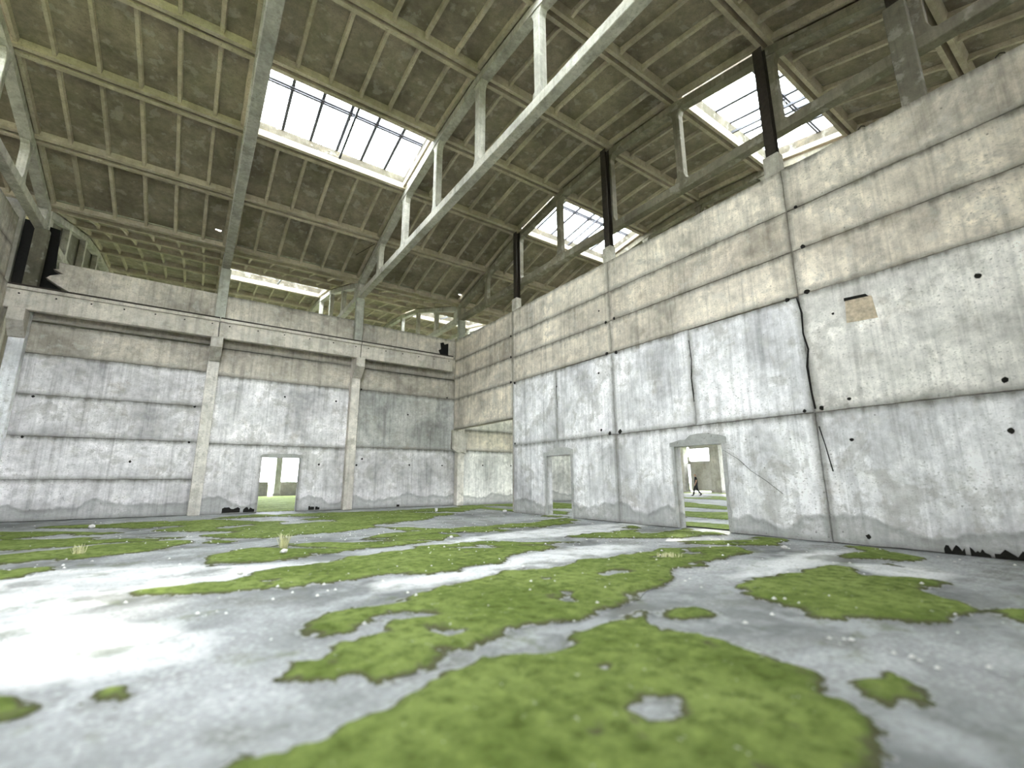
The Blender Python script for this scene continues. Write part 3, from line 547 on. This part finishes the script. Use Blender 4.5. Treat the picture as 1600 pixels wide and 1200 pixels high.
BC = (.58, .535, .46)
def crane_beam(x0, x1, label):
    root = tag(empty('crane_beam', ((x0+x1)/2, 22.45, 7.3)), label, 'beam', 'crane beams along the far wall'); P = lambda o: child_of(o, root)
    m = MB(); m.box(x0, x1, 22.30, 22.56, 7.31, 8.02); web = P(m.build('web', M_FRAME, None, BC, bevel=.02))
    m = MB(); m.box(x0, x1, 22.22, 22.70, 8.0, 8.13); P(m.build('flange', M_FRAME, None, BC, bevel=.015))
    m = MB(); m.box(x0, x1, 22.25, 22.32, 8.13, 8.20); P(m.build('rail', M_STEEL))
    n = int(x1-x0)
    for i in range(n+1):
        x = x0+.35+i*(x1-x0-.6)/n; m = MB(); m.prism(jag_disc(x, 7.88+random.choice((0, 0, -.02)), .028, 7), FF(22.30), -.01, .02); m.v = [(a, b-.01, c) for a, b, c in m.v]; bh = m.build('bolt_hole', M_HOLE); bh.parent = web
crane_beam(-5.98, .36, 'left crane beam running from the left corner to the second pier')
crane_beam(.39, 6.36, 'middle crane beam above the far doorway'); crane_beam(6.39, 11.5, 'right crane beam ending at the right wall corner')

# ------------------------------------------------------------ loose things
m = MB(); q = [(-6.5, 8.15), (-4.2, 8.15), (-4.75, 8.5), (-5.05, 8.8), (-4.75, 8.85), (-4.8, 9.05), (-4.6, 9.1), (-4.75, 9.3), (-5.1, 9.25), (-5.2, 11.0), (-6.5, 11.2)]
m.prism(q, FF(23.45), 0, .03); tag(child_of(m.build('shade_sheet', M_SHADE), wf), 'jagged black sheet standing in for the dark gap in the broken corner')  # black sheet painted in for the dark gap by the left wall
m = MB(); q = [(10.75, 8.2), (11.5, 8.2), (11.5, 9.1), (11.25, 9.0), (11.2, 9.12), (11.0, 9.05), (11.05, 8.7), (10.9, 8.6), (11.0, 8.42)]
m.prism(q, FF(22.9), 0, .03); tag(child_of(m.build('shade_scrap', M_SHADE), wf), 'jagged black sheet standing in for the dark hole at the end of the crane beam')  # black sheet painted in for the dark hole above the beam end
m = MB(); m.prism([(11.52, 4.02), (12.52, 3.9), (12.36, 2.77), (12.1, 2.86), (11.8, 2.82), (11.5, 3.02)], FF(22.15), 0, .18)
tag(m.build('broken_panel', M_WALL, None, (.48, .45, .385), bevel=.01), 'tilted broken concrete panel fragment hanging in the open corner bay', 'panel fragment')
m = MB(); m.bar((5.95, 19.7, 12.2), (5.35, 20.6, 11.85), .02); tag(m.build('hanging_rod', M_STEEL), 'thin steel rod dangling under the roof left of the bright frame', 'rod')
def stone(name, x, y, s, label, mat=M_RUB, flat=.6, grp=None):
    bm = bmesh.new(); bmesh.ops.create_icosphere(bm, subdivisions=1, radius=s)
    for v in bm.verts: v.co *= random.uniform(.75, 1.2); v.co.z *= flat
    zb = min(v.co.z for v in bm.verts); me = bpy.data.meshes.new(name); bm.to_mesh(me); bm.free()
    o = link(name, me, mat, loc=(x, y, .03-zb-.01)); return tag(o, label, 'rubble', grp)
m = MB(); n = 12
m.prism([(.05*math.cos(6.283*k/n), .05*math.sin(6.283*k/n)) for k in range(n)], lambda u, v, d: (8.97+u*(1+d*2), 18.6+v*(1+d*2), .04+d), 0, .14)
tag(m.build('paper_cup', simple('white_paper', (.8, .8, .78), .6)), 'white paper cup standing on the moss towards the corner pier', 'cup')
for i, (x, y, s, l) in enumerate([(1.62, 9.75, .07, 'flat pale stone beside the dry grass tuft in the middle of the moss'), (.78, 7.95, .05, 'small white stone alone on the near moss patch left of centre'), (5.2, 9.95, .05, 'pale stone at the edge of the bare strip in the centre'), (9.6, 4.6, .06, 'white stone lying at the foot of the right wall'), (-2.1, 18.2, .09, 'pale lump by the base of the left part of the far wall'), (11.2, 16.6, .1, 'dark lump at the foot of the right wall end')]):
    stone('stone', x, y, s, l, grp='loose stones on the floor')
# scattered tiny chips: nobody could count them
cv = []; cf = []
for i in range(1500):
    r = 4.5+17*random.random()**.9; a = YAW+random.uniform(-.85, .85); x, y = r*math.sin(a), r*math.cos(a)
    if x > 11.3 or y > 22: continue
    if fbm(np.array([x*.6]), np.array([y*.6]), 3)[0] < .5 and random.random() < .75: continue
    s = random.uniform(.008, .026); b = len(cv); z = .022
    cv += [(x-s, y-s*.6, z), (x+s*.8, y-s, z), (x+s, y+s*.7, z), (x-s*.5, y+s, z), (x+random.uniform(-s, s)*.3, y, z+s)]; cf += [(b, b+1, b+4), (b+1, b+2, b+4), (b+2, b+3, b+4), (b+3, b, b+4), (b+3, b+2, b+1, b)]
tag(link('gravel', mesh('gravel', cv, cf), M_RUB), 'tiny pale concrete chips scattered over floor and moss', 'gravel', kind='stuff')
def tuft(x, y, label, h, n=70, sp=.16):
    m = MB()
    for i in range(n):
        a = random.uniform(0, 6.283); l = h*random.uniform(.5, 1.1); lean = random.uniform(.1, .9); b = Vector((x+random.uniform(-sp, sp)*.4, y+random.uniform(-sp, sp)*.4, .01)); d = Vector((math.cos(a), math.sin(a), 0)); sd = Vector((-d.y, d.x, 0))*.005
        p1 = b+d*lean*l*.35+Vector((0, 0, l*.6)); p2 = b+d*lean*l*.9+Vector((0, 0, l*(1-.5*lean))); k = len(m.v)
        m.v += [tuple(b-sd), tuple(b+sd), tuple(p1+sd), tuple(p1-sd), tuple(p2)]; m.f += [(k, k+1, k+2, k+3), (k+3, k+2, k+4)]
    o = m.build('grass_tuft', M_DRY); tag(o, label, 'grass', kind='stuff' if sp > .3 else None)
tuft(1.74, 10.5, 'dry pale grass tuft standing in the moss between the left and middle piers', .42)
tuft(-1.5, 12.0, 'low dry grass tuft on the left moss band', .22, 50, .22); tuft(7.1, 5.35, 'faded flattened grass at the near edge of the right moss patch', .10, 90, .4)

# ------------------------------------------------------------ the walking person
def person(x, y, z, face, H):
    s = H/1.75; J = []; E = []; R = []
    def add(p, r, par=None):
        J.append(Vector(p)*s); R.append(r*s); i = len(J)-1
        if par is not None: E.append((par, i))
        return i
    pel = add((0, 0, .95), .15); ab = add((.01, 0, 1.12), .135, pel); ch = add((.02, 0, 1.32), .165, ab); nk0 = add((.02, 0, 1.47), .075, ch); nk = add((.035, 0, 1.53), .055, nk0)
    hd0 = add((.05, 0, 1.60), .082, nk); hd = add((.05, 0, 1.69), .085, hd0); 
    add((.13, 0, 1.63), .02, hd0)
    for sd, fx, hx in ((1, .28, .14), (-1, -.34, -.10)):
        hp = add((0, .09*sd, .90), .115, pel); kn = add((hx+.05, .10*sd, .50), .085, hp); an = add((fx, .10*sd, .09 if sd > 0 else .14), .058, kn); add((fx+.16, .11*sd, .05 if sd > 0 else .06), .035, an)
        sh = add((.02, .18*sd, 1.42), .065, ch); el = add((-.04+(.05 if sd > 0 else -.06), .24*sd, 1.15), .045, sh); wr_ = add((.10 if sd > 0 else .0, .25*sd, .93), .032, el); hn = add((.13 if sd > 0 else .02, .25*sd, .86), .034, wr_)
        for k in range(4): add((hn and (.14 if sd > 0 else .03)+.012*k, (.245)*sd, .775+.006*abs(k-1)), .009, hn)
        add(((.17 if sd > 0 else .07), .235*sd, .83), .010, hn)
    me = bpy.data.meshes.new('p'); me.from_pydata([tuple(j) for j in J], E, []); ob = bpy.data.objects.new('p', me); C.objects.link(ob)
    sk = ob.modifiers.new('s', 'SKIN'); ob.modifiers.new('b', 'SUBSURF').levels = 1
    for i, d in enumerate(me.skin_vertices[0].data): d.radius = (R[i], R[i]); d.use_root = (i == 0)
    bpy.context.view_layer.update(); dg = bpy.context.evaluated_depsgraph_get(); m2 = bpy.data.meshes.new_from_object(ob.evaluated_get(dg)); bpy.data.objects.remove(ob)
    m2.materials.clear()
    for mt in (M_BLACKCLOTH, M_SKIN, M_HAIR): m2.materials.append(mt)
    for pl in m2.polygons:
        c = pl.center/s; pl.use_smooth = True
        if c.z > 1.66 or (c.z > 1.58 and c.x < .03): k = 2
        elif c.z > 1.49: k = 1
        elif abs(c.y) > .185 and c.z < 1.24 and c.z > .7: k = 1
        else: k = 0
        pl.material_index = k
    o = link('person', m2, None, loc=(x, y, z), rot=(0, 0, face)); return tag(o, 'person in black t-shirt and black trousers walking past beyond the right doorway', 'person')
person(34.6, 23.0, 0.0, math.radians(130), 1.86)
